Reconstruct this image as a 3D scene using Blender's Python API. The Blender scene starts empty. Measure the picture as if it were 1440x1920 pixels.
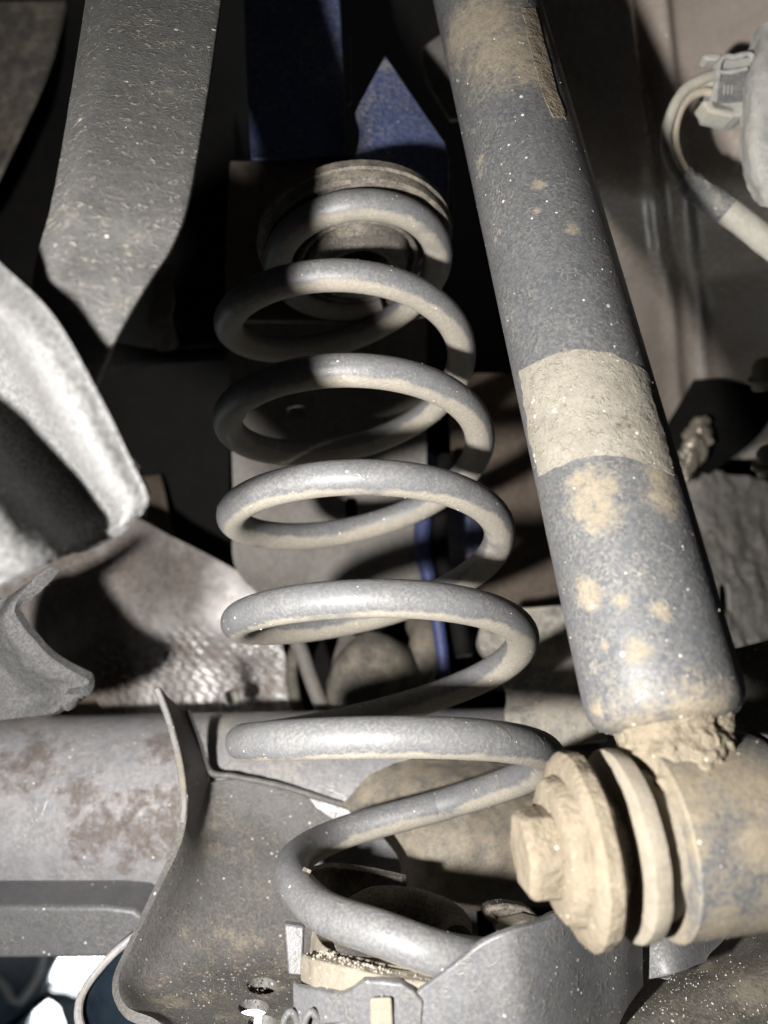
import bpy, bmesh, math, random
import numpy as np
from mathutils import Vector, Matrix, noise as mnoise
from mathutils.bvhtree import BVHTree

random.seed(7)
rng = np.random.default_rng(7)
S = bpy.context.scene
COL = S.collection

# ------------------------------------------------------------------ camera
F, CX, CY = 1450.0, 720.0, 960.0          # focal length and centre in photo pixels
PITCH = math.radians(20)
CAM = Vector((0, 0, 0.45))
FWD = Vector((0, math.cos(PITCH), math.sin(PITCH)))
UPV = Vector((0, -math.sin(PITCH), math.cos(PITCH)))
RGT = Vector((1, 0, 0))
cd = bpy.data.cameras.new('camera')
cam = bpy.data.objects.new('camera', cd)
COL.objects.link(cam)
cam.location = CAM
cam.rotation_euler = (math.radians(90) + PITCH, 0, 0)
cd.sensor_fit = 'VERTICAL'
cd.sensor_height = 9.8
cd.lens = F / 1920 * 9.8
cd.clip_start = 0.01
cd.clip_end = 60
cd.dof.use_dof = True
cd.dof.focus_distance = 0.27
cd.dof.aperture_fstop = 2.2
S.camera = cam

# ------------------------------------------------------------------ light
wd = bpy.data.worlds.new('World')
S.world = wd
wd.use_nodes = True
bg = wd.node_tree.nodes['Background']
bg.inputs[0].default_value = (0.95, 0.97, 1.0, 1)
bg.inputs[1].default_value = 0.02


def camvec(x, y, z):
    return CAM + RGT * x + UPV * y + FWD * z


def W(px, py, d):
    """point that the photo pixel px,py shows at depth d (metres)"""
    return CAM + RGT * ((px - CX) / F * d) + UPV * (-(py - CY) / F * d) + FWD * d


ld = bpy.data.lights.new('torch', 'SPOT')
ld.energy = 13.0
ld.color = (1.0, 0.972, 0.935)
ld.shadow_soft_size = 0.009
ld.spot_size = math.radians(135)
ld.spot_blend = 0.8
torch = bpy.data.objects.new('torch', ld)
COL.objects.link(torch)
torch.location = camvec(-0.105, -0.040, 0.0)
torch.rotation_euler = (camvec(0.02, -0.02, 0.30) - torch.location).to_track_quat('-Z', 'Y').to_euler()

dl = bpy.data.lights.new('daylight', 'AREA')       # open day beyond the car
dl.energy = 420
dl.color = (0.9, 0.96, 1.0)
dl.shape = 'RECTANGLE'
dl.size = 3.0
dl.size_y = 1.6
dl.spread = math.radians(70)
dlo = bpy.data.objects.new('daylight', dl)
COL.objects.link(dlo)
dlo.location = (-0.6, 3.2, 2.6)

S.view_settings.view_transform = 'Standard'
S.view_settings.look = 'None'
S.view_settings.gamma = 1
S.view_settings.exposure = 0.3
S.cycles.max_bounces = 4
S.cycles.use_adaptive_sampling = True
S.cycles.adaptive_threshold = 0.02
S.cycles.use_denoising = True

# ------------------------------------------------------------------ geometry helpers


def cat1(P, n):
    """catmull-rom through array of points (k,dim), n samples"""
    P = np.asarray(P, float)
    k = len(P)
    Q = np.vstack([2 * P[0] - P[1], P, 2 * P[-1] - P[-2]])
    t = np.linspace(0, k - 1, n)
    i = np.minimum(t.astype(int), k - 2)
    f = (t - i)[:, None]
    a, b, c, d = Q[i], Q[i + 1], Q[i + 2], Q[i + 3]
    return 0.5 * (2 * b + (c - a) * f + (2 * a - 5 * b + 4 * c - d) * f ** 2 + (3 * b - a - 3 * c + d) * f ** 3)


def pts(L):
    return np.array([tuple(W(*p)) for p in L])


def path(L, n):
    return cat1(pts(L), n)


class G:
    """mesh data: verts, faces"""

    def __init__(s):
        s.v = []
        s.f = []
        s.dust = None

    def add(s, v, f):
        o = len(s.v)
        s.v += [tuple(map(float, p)) for p in v]
        s.f += [tuple(int(i) + o for i in q) for q in f]
        return s


def tube(P, r, seg=20, g=None, caps=True, flat=None, noise_amp=0, noise_sc=100):
    P = np.asarray(P, float)
    n = len(P)
    r = np.full(n, r) if np.isscalar(r) else np.asarray(r, float)
    T = np.gradient(P, axis=0)
    T /= np.linalg.norm(T, axis=1)[:, None] + 1e-12
    a = np.array([0, 0, 1.0])
    if abs(T[0] @ a) > 0.9:
        a = np.array([1.0, 0, 0])
    N = np.cross(T[0], a)
    N /= np.linalg.norm(N)
    V = []
    for i in range(n):
        N = N - T[i] * (N @ T[i])
        N /= np.linalg.norm(N)
        B = np.cross(T[i], N)
        for k in range(seg):
            th = 2 * math.pi * k / seg
            d = math.cos(th) * N + math.sin(th) * B * (flat or 1)
            p = P[i] + r[i] * d
            if noise_amp:
                p = p + d * noise_amp * mnoise.fractal(Vector(p) * noise_sc, 0.8, 2.0, 4)
            V.append(p)
    Fc = []
    for i in range(n - 1):
        for k in range(seg):
            k2 = (k + 1) % seg
            Fc.append((i * seg + k, i * seg + k2, (i + 1) * seg + k2, (i + 1) * seg + k))
    if caps:
        Fc.append(tuple(range(seg - 1, -1, -1)))
        Fc.append(tuple((n - 1) * seg + k for k in range(seg)))
    g = g or G()
    return g.add(V, Fc)


def lathe(o, ax, prof, seg=48, g=None, caps=True, noise_amp=0, noise_sc=100):
    """prof: list of (h, r) along axis ax from point o"""
    o = np.array(o, float)
    ax = np.array(ax, float)
    ax /= np.linalg.norm(ax)
    a = np.array([0, 0, 1.0]) if abs(ax[2]) < 0.9 else np.array([1.0, 0, 0])
    N = np.cross(ax, a)
    N /= np.linalg.norm(N)
    B = np.cross(ax, N)
    V = []
    for h, r in prof:
        for k in range(seg):
            th = 2 * math.pi * k / seg
            d = math.cos(th) * N + math.sin(th) * B
            p = o + ax * h + d * r
            if noise_amp:
                p = p + (d + ax * 0.3) * noise_amp * mnoise.fractal(Vector(p) * noise_sc, 0.8, 2.0, 4)
            V.append(p)
    n = len(prof)
    Fc = []
    for i in range(n - 1):
        for k in range(seg):
            k2 = (k + 1) % seg
            Fc.append((i * seg + k, i * seg + k2, (i + 1) * seg + k2, (i + 1) * seg + k))
    if caps:
        Fc.append(tuple(range(seg - 1, -1, -1)))
        Fc.append(tuple((n - 1) * seg + k for k in range(seg)))
    g = g or G()
    return g.add(V, Fc)


def grid_of(rows, nu, nv):
    """rows of control pixels -> (nu,nv,3) smooth grid"""
    R = np.array([path(r, nv) for r in rows])          # k,nv,3
    out = np.zeros((nu, nv, 3))
    for j in range(nv):
        out[:, j] = cat1(R[:, j], nu)
    return out


def grid_normals(A):
    du = np.gradient(A, axis=0)
    dv = np.gradient(A, axis=1)
    n = np.cross(du, dv)
    n /= np.linalg.norm(n, axis=2)[:, :, None] + 1e-15
    # towards camera
    tocam = np.array(tuple(CAM)) - A
    s = np.sign((n * tocam).sum(2).mean())
    return n * (s if s != 0 else 1)


def slab(A, th, g=None, amp=0, sc=100):
    """closed sheet: A is the face towards the camera, thickness th behind it"""
    nu, nv, _ = A.shape
    Nn = grid_normals(A)
    A = A.copy()
    if amp:
        for i in range(nu):
            for j in range(nv):
                A[i, j] += Nn[i, j] * amp * mnoise.fractal(Vector(A[i, j]) * sc, 0.9, 2.0, 4)
    B = A - Nn * th
    V = np.vstack([A.reshape(-1, 3), B.reshape(-1, 3)])
    o = nu * nv
    Fc = []
    for i in range(nu - 1):
        for j in range(nv - 1):
            a, b, c, d = i * nv + j, i * nv + j + 1, (i + 1) * nv + j + 1, (i + 1) * nv + j
            Fc.append((a, b, c, d))
            Fc.append((o + d, o + c, o + b, o + a))
    for i in range(nu - 1):
        a, d = i * nv, (i + 1) * nv
        Fc.append((a, d, o + d, o + a))
        a, d = i * nv + nv - 1, (i + 1) * nv + nv - 1
        Fc.append((d, a, o + a, o + d))
    for j in range(nv - 1):
        a, b = j, j + 1
        Fc.append((b, a, o + a, o + b))
        a, b = (nu - 1) * nv + j, (nu - 1) * nv + j + 1
        Fc.append((a, b, o + b, o + a))
    g = g or G()
    return g.add(V, Fc)


def prism(poly, vec, g=None):
    """poly: list of (px,py,d); extruded by world vector vec"""
    P = pts(poly)
    n = len(P)
    V = np.vstack([P, P + np.array(tuple(vec))])
    Fc = [tuple(range(n)), tuple(range(2 * n - 1, n - 1, -1))]
    for i in range(n):
        j = (i + 1) % n
        Fc.append((i, i + n, j + n, j))
    g = g or G()
    return g.add(V, Fc)


def sweep_box(P, w, h, side, g=None):
    """rectangular bar along path P, width w along 'side' (world vec), height h along the other normal"""
    P = np.asarray(P, float)
    T = np.gradient(P, axis=0)
    V = []
    n = len(P)
    for i in range(n):
        t = T[i] / np.linalg.norm(T[i])
        s = np.array(tuple(side))
        s = s - t * (s @ t)
        s /= np.linalg.norm(s)
        u = np.cross(t, s)
        for a, b in ((-1, -1), (1, -1), (1, 1), (-1, 1)):
            V.append(P[i] + s * a * w / 2 + u * b * h / 2)
    Fc = [(3, 2, 1, 0), tuple((n - 1) * 4 + k for k in range(4))]
    for i in range(n - 1):
        for k in range(4):
            k2 = (k + 1) % 4
            Fc.append((i * 4 + k, i * 4 + k2, i * 4 + 4 + k2, i * 4 + 4 + k))
    g = g or G()
    return g.add(V, Fc)


def base_of(V):
    V = np.asarray(V)
    lo, hi = V.min(0), V.max(0)
    return Vector(((lo[0] + hi[0]) / 2, (lo[1] + hi[1]) / 2, lo[2]))


def thing(name, label, cat, loc, group=None):
    o = bpy.data.objects.new(name, None)
    o.empty_display_size = 0.01
    COL.objects.link(o)
    o.location = loc
    o['label'] = label
    o['category'] = cat
    if group:
        o['group'] = group
    return o


def root_of(o):
    loc = Vector((0, 0, 0))
    while o:
        loc += o.location
        o = o.parent
    return loc


def part(name, g, mat, parent=None, smooth=True, bevel=0, bseg=2, sharp=35, label=None, cat=None, group=None, kind=None, sub=0):
    off = root_of(parent) if parent else base_of(g.v)
    me = bpy.data.meshes.new(name)
    V = (np.asarray(g.v) - np.array(tuple(off))).tolist()
    me.from_pydata(V, [], g.f)
    me.validate()
    bm = bmesh.new()
    bm.from_mesh(me)
    bmesh.ops.recalc_face_normals(bm, faces=bm.faces)
    bm.to_mesh(me)
    bm.free()
    if g.dust is not None:
        at = me.attributes.new('dust', 'FLOAT', 'POINT')
        at.data.foreach_set('value', np.asarray(g.dust, dtype=np.float32))
    o = bpy.data.objects.new(name, me)
    COL.objects.link(o)
    if parent:
        o.parent = parent
    else:
        o.location = off
    me.materials.append(mat)
    if smooth:
        for p in me.polygons:
            p.use_smooth = True
        if hasattr(me, 'set_sharp_from_angle'):
            me.set_sharp_from_angle(angle=math.radians(sharp))
    if sub:
        m = o.modifiers.new('sub', 'SUBSURF')
        m.levels = m.render_levels = sub
    if bevel:
        m = o.modifiers.new('bevel', 'BEVEL')
        m.width = bevel
        m.segments = bseg
        m.limit_method = 'ANGLE'
        m.angle_limit = math.radians(40)
        m.harden_normals = False
    if label:
        o['label'] = label
    if cat:
        o['category'] = cat
    if group:
        o['group'] = group
    if kind:
        o['kind'] = kind
    return o


def cut(o, cutters):
    """subtract the G shapes from the object's mesh for good"""
    for g in cutters:
        me = bpy.data.meshes.new('cutter')
        off = root_of(o)
        me.from_pydata((np.asarray(g.v) - np.array(tuple(off))).tolist(), [], g.f)
        bm = bmesh.new()
        bm.from_mesh(me)
        bmesh.ops.recalc_face_normals(bm, faces=bm.faces)
        bm.to_mesh(me)
        bm.free()
        c = bpy.data.objects.new('cutter', me)
        COL.objects.link(c)
        c.matrix_world = Matrix.Translation(off)
        mods = [(m.type, m.name) for m in o.modifiers]
        m = o.modifiers.new('cut', 'BOOLEAN')
        m.object = c
        m.operation = 'DIFFERENCE'
        m.solver = 'EXACT'
        # evaluate with only the boolean active
        for mm in o.modifiers:
            mm.show_viewport = mm.name == 'cut'
        bpy.context.view_layer.update()
        dg = bpy.context.evaluated_depsgraph_get()
        nm = bpy.data.meshes.new_from_object(o.evaluated_get(dg))
        o.modifiers.remove(m)
        for mm in o.modifiers:
            mm.show_viewport = True
        o.data = nm
        bpy.data.objects.remove(c)
        bpy.data.meshes.remove(me)
        if hasattr(nm, 'set_sharp_from_angle'):
            nm.set_sharp_from_angle(angle=math.radians(35))


def bvh(g):
    return BVHTree.FromPolygons([Vector(v) for v in g.v], g.f)


def hit(tree, px, py):
    d = (W(px, py, 1) - CAM).normalized()
    loc, nor, idx, dist = tree.ray_cast(CAM, d)
    return loc, nor


OCT = np.array([(1, 0, 0), (-1, 0, 0), (0, 1, 0), (0, -1, 0), (0, 0, 1), (0, 0, -1)], float)
OCTF = [(0, 2, 4), (2, 1, 4), (1, 3, 4), (3, 0, 4), (2, 0, 5), (1, 2, 5), (3, 1, 5), (0, 3, 5)]


def scatter(g, n, r0, r1, mat, parent, name='grit', up=0.0, keep=None):
    """tiny grains of grit lying on the faces of g that look towards the camera side"""
    V = np.asarray(g.v)
    tri = []
    for f in g.f:
        for k in range(1, len(f) - 1):
            tri.append((f[0], f[k], f[k + 1]))
    tri = np.array(tri)
    a, b, c = V[tri[:, 0]], V[tri[:, 1]], V[tri[:, 2]]
    nn = np.cross(b - a, c - a)
    ar = np.linalg.norm(nn, axis=1)
    nn /= ar[:, None] + 1e-15
    cen = (a + b + c) / 3
    # orientation of the faces is not trusted: push grains to the side that faces the camera
    tc = np.array(tuple(CAM)) - cen
    sg = np.sign((nn * tc).sum(1))
    wgt = ar.copy()
    if up:
        wgt = wgt * np.clip((nn * sg[:, None])[:, 2] + up, 0.02, None)
    wgt /= wgt.sum()
    idx = rng.choice(len(tri), n, p=wgt)
    u, v = rng.random(n), rng.random(n)
    sw = u + v > 1
    u[sw], v[sw] = 1 - u[sw], 1 - v[sw]
    P = a[idx] + (b - a)[idx] * u[:, None] + (c - a)[idx] * v[:, None]
    if keep is not None:
        P = P[keep(P)]
    if len(P) == 0:
        return
    m = len(P)
    R = r0 + (r1 - r0) * rng.random(m) ** 4
    VV = []
    FF = []
    for i in range(m):
        s = OCT * R[i] * (0.7 + 0.6 * rng.random((6, 3)))
        VV.append(P[i] + s)
        FF += [tuple(x + i * 6 for x in f) for f in OCTF]
    gg = G()
    gg.v = [tuple(p) for p in np.vstack(VV)]
    gg.f = FF
    return part(name, gg, mat, parent, smooth=False, kind='stuff')


# ------------------------------------------------------------------ materials


class NT:
    def __init__(s, name):
        s.m = bpy.data.materials.new(name)
        s.m.use_nodes = True
        s.t = s.m.node_tree
        s.b = s.t.nodes['Principled BSDF']
        s.pos = s.n('ShaderNodeNewGeometry').outputs['Position']

    def n(s, typ, **kw):
        x = s.t.nodes.new(typ)
        for k, v in kw.items():
            setattr(x, k, v)
        return x

    def link(s, a, b):
        s.t.links.new(a, b)

    def setin(s, node, key, val):
        if hasattr(val, 'is_output') or isinstance(val, bpy.types.NodeSocket):
            s.link(val, node.inputs[key])
        else:
            node.inputs[key].default_value = val

    def math(s, op, a, b=0.0, c=None, clamp=False):
        x = s.n('ShaderNodeMath', operation=op, use_clamp=clamp)
        s.setin(x, 0, a)
        s.setin(x, 1, b)
        if c is not None:
            s.setin(x, 2, c)
        return x.outputs[0]

    def noise(s, scale, detail=6, rough=0.6, vec=None, dist=0.0):
        x = s.n('ShaderNodeTexNoise')
        s.link(vec or s.pos, x.inputs['Vector'])
        x.inputs['Scale'].default_value = scale
        x.inputs['Detail'].default_value = detail
        x.inputs['Roughness'].default_value = rough
        x.inputs['Distortion'].default_value = dist
        return x.outputs['Fac']

    def step(s, val, lo, hi, a=0.0, b=1.0):
        x = s.n('ShaderNodeMapRange', interpolation_type='SMOOTHSTEP')
        s.setin(x, 'Value', val)
        x.inputs['From Min'].default_value = lo
        x.inputs['From Max'].default_value = hi
        x.inputs['To Min'].default_value = a
        x.inputs['To Max'].default_value = b
        return x.outputs['Result']

    def mix(s, f, a, b, blend='MIX'):
        x = s.n('ShaderNodeMix', data_type='RGBA', blend_type=blend)
        s.setin(x, 0, f)
        for key, v in ((6, a), (7, b)):
            if isinstance(v, (tuple, list)):
                x.inputs[key].default_value = (*v[:3], 1)
            else:
                s.link(v, x.inputs[key])
        return x.outputs[2]

    def vor(s, scale, feature='F1', rnd=1.0):
        x = s.n('ShaderNodeTexVoronoi', feature=feature)
        s.link(s.pos, x.inputs['Vector'])
        x.inputs['Scale'].default_value = scale
        x.inputs['Randomness'].default_value = rnd
        return x

    def spotmask(s, spots, wob=0.35, sc=250, soft=0.75):
        """1 inside blobs round the given world points (Vector, radius)"""
        nz = s.math('SUBTRACT', s.noise(sc, 4, 0.7), 0.5)
        tot = None
        for p, r in spots:
            x = s.n('ShaderNodeVectorMath', operation='DISTANCE')
            s.link(s.pos, x.inputs[0])
            x.inputs[1].default_value = tuple(p)
            d = s.math('DIVIDE', x.outputs['Value'], r)
            d = s.math('MULTIPLY_ADD', nz, wob * 4, d)
            m = s.step(d, 1 - soft, 1 + soft, 1, 0)
            tot = m if tot is None else s.math('MAXIMUM', tot, m)
        return tot


def grime(name, base, base2=None, dust=(0.40, 0.345, 0.26), amt=0.35, sc=60, fine=900, spk=0.0, spk_sc=420,
          rough=0.6, metal=0.0, bump=0.25, bump_d=0.0004, spots=None, spotcol=(0.45, 0.33, 0.19), attr=False, up=0.0,
          film=0.25, wob=0.35, spec=0.4, stretch=None, worm=0.0, worm_sc=170, lump=0.0, lump_sc=140, spot_sc=420):
    t = NT(name)
    if stretch:
        mp = t.n('ShaderNodeMapping')
        t.link(t.pos, mp.inputs[0])
        mp.inputs['Scale'].default_value = stretch
        big = t.noise(sc, 4, 0.65, vec=mp.outputs[0])
    else:
        big = t.noise(sc, 4, 0.65)
    mid = t.noise(sc * 4.3, 4, 0.7)
    fin = t.noise(fine, 2, 0.7)
    base2 = base2 or tuple(c * 0.6 for c in base)
    c = t.mix(t.step(mid, 0.35, 0.65), base, base2)
    # thin film of dust everywhere, then caked patches
    fm = t.math('MULTIPLY', t.step(fin, 0.35, 0.75), film * 2, clamp=True)
    fm = t.math('MULTIPLY', fm, t.step(big, 0.25, 0.7, 0.4, 1.0))
    c = t.mix(fm, c, dust)
    k = t.math('MULTIPLY_ADD', mid, 0.45, t.math('MULTIPLY', big, 0.75))
    k = t.math('MULTIPLY_ADD', fin, 0.25, k)              # ~0.72 centre
    if up:
        nz = t.n('ShaderNodeSeparateXYZ')
        g = t.n('ShaderNodeNewGeometry')
        t.link(g.outputs['Normal'], nz.inputs[0])
        k = t.math('MULTIPLY_ADD', nz.outputs['Z'], up, k)
    if attr:
        a = t.n('ShaderNodeAttribute', attribute_name='dust')
        k = t.math('ADD', k, a.outputs['Fac'])
    th = 1.0 - 0.55 * amt
    dm = t.step(k, th - 0.1, th + 0.12)
    dcol = t.mix(t.step(fin, 0.3, 0.7), dust, tuple(x * 0.72 for x in dust))
    c = t.mix(t.math('MULTIPLY', dm, 0.85), c, dcol)
    if spots:
        sm = t.spotmask(spots, wob=wob, sc=spot_sc)
        sm = t.math('MULTIPLY', sm, t.step(fin, 0.25, 0.6, 0.55, 1.0))
        scol = t.mix(t.step(mid, 0.3, 0.7), spotcol, tuple(x * 0.72 for x in spotcol))
        c = t.mix(t.math('MULTIPLY', sm, 0.9), c, scol)
        dm = t.math('MAXIMUM', dm, sm)
    ridge = None
    if worm:
        wn = t.noise(worm_sc, 2, 0.5, dist=0.6)
        ridge = t.step(t.math('ABSOLUTE', t.math('SUBTRACT', wn, 0.5)), 0.0, 0.035, 1, 0)
        ridge = t.math('MULTIPLY', ridge, t.step(mid, 0.45, 0.62))
        c = t.mix(t.math('MULTIPLY', ridge, worm), c, tuple(min(0.6, x * 1.25) for x in dust))  # crinkle highlights painted in as pale veins along the ridges
    if spk:
        v = t.vor(spk_sc)
        sepc = t.n('ShaderNodeSeparateColor')
        t.link(v.outputs['Color'], sepc.inputs[0])
        gate = t.step(sepc.outputs[0], 1 - spk - 0.02, 1 - spk)
        siz = t.math('MULTIPLY_ADD', sepc.outputs[1], 0.2, 0.06)
        dot = t.math('LESS_THAN', v.outputs['Distance'], siz)
        sp = t.math('MULTIPLY', gate, dot)
        c = t.mix(t.math('MULTIPLY', sp, 0.8), c, (0.62, 0.59, 0.53))
    t.link(c, t.b.inputs['Base Color'])
    rr = t.math('MULTIPLY_ADD', dm, 0.95 - rough, t.math('MULTIPLY_ADD', fin, 0.25, rough - 0.12), clamp=True)
    t.link(rr, t.b.inputs['Roughness'])
    if metal:
        t.link(t.math('MULTIPLY_ADD', dm, -metal, metal, clamp=True), t.b.inputs['Metallic'])
    t.b.inputs['Specular IOR Level'].default_value = spec
    bp = t.n('ShaderNodeBump')
    bp.inputs['Strength'].default_value = bump
    bp.inputs['Distance'].default_value = bump_d
    h = fin
    if lump:
        h = t.math('MULTIPLY_ADD', t.noise(lump_sc, 3, 0.55), lump, h)
    if ridge is not None:
        h = t.math('MULTIPLY_ADD', ridge, 1.2, h)
    t.link(h, bp.inputs['Height'])
    t.link(bp.outputs['Normal'], t.b.inputs['Normal'])
    return t.m


DUST = (0.36, 0.31, 0.235)
M = {}
M['grit'] = grime('grit_grains', (0.42, 0.39, 0.34), (0.27, 0.24, 0.2), amt=0.2, sc=900, rough=0.5, bump=0)
M['coil'] = grime('coil_paint', (0.112, 0.115, 0.122), (0.092, 0.095, 0.102), (0.32, 0.288, 0.235), amt=0.17, sc=28, film=0.17, spk=0.03, spk_sc=480, rough=0.5, bump=0.22, attr=True, spec=0.5, worm=0.12, worm_sc=120)
M['steel'] = grime('dark_grey_steel', (0.1, 0.102, 0.11), (0.082, 0.084, 0.09), (0.3, 0.27, 0.22), amt=0.1, sc=45, film=0.15, spk=0.08, rough=0.45, bump=0.3, worm=0.12)
M['pan'] = grime('perch_steel', (0.1, 0.098, 0.098), (0.075, 0.074, 0.075), (0.3, 0.26, 0.2), amt=0.2, sc=40, film=0.18, spk=0.08, rough=0.5, bump=0.35, up=0.10, worm=0.15)
M['mud'] = grime('dry_mud', (0.17, 0.142, 0.104), (0.122, 0.102, 0.075), (0.22, 0.188, 0.14), amt=0.45, sc=70, film=0.3, spk=0.05, rough=0.9, bump=0.8, spec=0.15, lump=2.5, lump_sc=190, bump_d=0.0007)
M['pad'] = grime('dusty_pad', (0.2, 0.176, 0.14), (0.155, 0.137, 0.109), (0.26, 0.23, 0.182), amt=0.4, sc=80, film=0.3, rough=0.9, bump=0.4, spec=0.2, lump=1.0)
M['rubber'] = grime('dusty_rubber', (0.09, 0.082, 0.074), (0.055, 0.05, 0.046), (0.27, 0.235, 0.185), amt=0.4, sc=70, film=0.3, rough=0.8, bump=0.3, spec=0.25)
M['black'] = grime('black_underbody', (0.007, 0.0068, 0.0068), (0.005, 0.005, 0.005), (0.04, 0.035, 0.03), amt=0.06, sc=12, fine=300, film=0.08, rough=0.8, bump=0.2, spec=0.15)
M['brown'] = grime('brown_underbody', (0.115, 0.088, 0.068), (0.075, 0.058, 0.046), (0.2, 0.16, 0.12), amt=0.3, sc=14, fine=300, film=0.2, rough=0.75, bump=0.2, spec=0.3)
M['plate'] = grime('grey_rail_plate', (0.15, 0.14, 0.13), (0.11, 0.103, 0.096), (0.30, 0.26, 0.21), amt=0.3, sc=16, fine=400, film=0.2, rough=0.7, bump=0.2)
M['blue'] = grime('blue_body_paint', (0.06, 0.082, 0.19), (0.042, 0.06, 0.135), (0.36, 0.35, 0.345), amt=0.36, sc=12, fine=500, film=0.25, spk=0.05, rough=0.32, bump=0.15, spec=0.5)
M['liner'] = grime('wheel_arch_liner', (0.36, 0.308, 0.268), (0.32, 0.272, 0.235), (0.43, 0.38, 0.32), amt=0.15, sc=10, fine=250, film=0.12, spk=0.02, spk_sc=200, rough=0.25, bump=0.1, spec=0.6)
M['cable'] = grime('dusty_wire', (0.42, 0.41, 0.36), (0.34, 0.33, 0.29), (0.5, 0.46, 0.38), amt=0.4, sc=90, film=0.3, rough=0.85, bump=0.35)
M['pinkwire'] = grime('pale_pink_wire', (0.46, 0.38, 0.33), (0.42, 0.37, 0.26), (0.42, 0.38, 0.31), amt=0.25, sc=60, film=0.25, rough=0.6, bump=0.2)
M['plastic'] = grime('dusty_grey_plastic', (0.38, 0.38, 0.365), (0.29, 0.29, 0.28), (0.5, 0.47, 0.41), amt=0.4, sc=110, film=0.3, spk=0.06, rough=0.7, bump=0.5)
M['tape'] = grime('grey_tape', (0.15, 0.155, 0.165), (0.1, 0.105, 0.11), (0.34, 0.31, 0.26), amt=0.35, sc=120, film=0.3, rough=0.6, bump=0.6)
M['foil'] = grime('crumpled_foil', (0.5, 0.44, 0.36), (0.35, 0.3, 0.24), DUST, amt=0.3, sc=90, film=0.2, rough=0.35, metal=0.6, bump=0.5)
M['cast'] = grime('rough_dried_casting', (0.4, 0.38, 0.35), (0.26, 0.245, 0.225), (0.55, 0.5, 0.43), amt=0.4, sc=70, fine=500, film=0.25, rough=0.85, bump=1.0, bump_d=0.002, worm=0.6, worm_sc=80, lump=2, lump_sc=120)
M['bluecable'] = grime('blue_hose', (0.025, 0.045, 0.17), (0.02, 0.035, 0.12), DUST, amt=0.15, sc=30, film=0.15, rough=0.55, bump=0.1)
M['gloss'] = grime('dark_glossy_panel', (0.018, 0.03, 0.045), (0.012, 0.02, 0.03), (0.1, 0.11, 0.12), amt=0.08, sc=4, fine=100, film=0.04, rough=0.3, bump=0.1, spec=0.6)
M['arm'] = grime('trailing_arm_dust', (0.2, 0.17, 0.128), (0.1, 0.094, 0.087), (0.28, 0.235, 0.17), amt=0.3, sc=30, film=0.25, rough=0.75, bump=0.3)
M['white'] = grime('white_foam', (0.6, 0.56, 0.5), (0.5, 0.47, 0.42), DUST, amt=0.1, sc=80, film=0.1, rough=0.8, bump=0.2)


# ------------------------------------------------------------------ setting
def box(x0, x1, y0, y1, z0, z1):
    g = G()
    V = [(x, y, z) for x in (x0, x1) for y in (y0, y1) for z in (z0, z1)]
    return g.add(V, [(0, 1, 3, 2), (4, 6, 7, 5), (0, 4, 5, 1), (2, 3, 7, 6), (0, 2, 6, 4), (1, 5, 7, 3)])


gm = grime('pale_concrete_ground', (0.62, 0.62, 0.6), (0.5, 0.5, 0.48), (0.55, 0.53, 0.5), amt=0.2, sc=3, fine=60, film=0.1, rough=0.9, bump=0.3, bump_d=0.002)
gg = G().add([(-30, -30, 0), (30, -30, 0), (30, 30, 0), (-30, 30, 0)], [(0, 1, 2, 3)])
part('ground', gg, gm, kind='structure')
# dark floor of the car body: above and far behind everything in view
part('underbody_floor', box(-1.1, 0.9, -0.25, 1.35, 1.02, 1.06), M['black'], kind='structure')
part('underbody_bulkhead', box(-1.1, 0.9, 1.05, 1.09, 0.50, 1.02), M['black'], kind='structure')

# ------------------------------------------------------------------ coil spring
HC = np.array([-2.4280e-02, 1.1268e-01, 3.6583e-01])
HA = np.array([1.3938e-01, -1, -4.0216e-01])
HA = HA / np.linalg.norm(HA)
HE1 = np.array([1, 0, 0]) - HA * HA[0]
HE1 /= np.linalg.norm(HE1)
HE2 = np.cross(HA, HE1)
if HE2[2] > 0:
    HE2 = -HE2


def cam2w(P):
    P = np.asarray(P, float)
    return np.array(tuple(CAM)) + np.outer(P[:, 0], RGT) + np.outer(P[:, 1], UPV) + np.outer(P[:, 2], FWD)


def helix(t):
    t = np.asarray(t, float)
    x = np.clip((0.90 - t) / 0.62, 0, 1)
    w = x * x * (3 - 2 * x)            # 1 on the small closed top coil
    d = (0.04353 * t + 4e-5 * t * t) * (1 - w) + (0.006 + 0.008 * t) * w
    rr = (0.052 + 4.8e-4 * t) * (1 - w) + 0.0365 * w
    th = 2 * np.pi * t
    C = HC + np.outer(d, HA) + np.outer(w * 0.012, HE1) + np.outer(w * 0.012, HE2)
    return cam2w(C + (rr * np.sin(th))[:, None] * HE1 + (rr * np.cos(th))[:, None] * HE2)


t = np.linspace(-0.55, 5.58, 520)
hp = helix(t)
tail = pts([(548, 1622, 0.283), (592, 1700, 0.25), (715, 1750, 0.231), (850, 1795, 0.227), (960, 1795, 0.243), (1045, 1745, 0.27)])
tl = cat1(np.vstack([hp[-12], hp[-1], tail]), 170)
sp = np.vstack([hp[:-12], tl])
WR = 0.00635
g = tube(sp, WR, 28)
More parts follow.
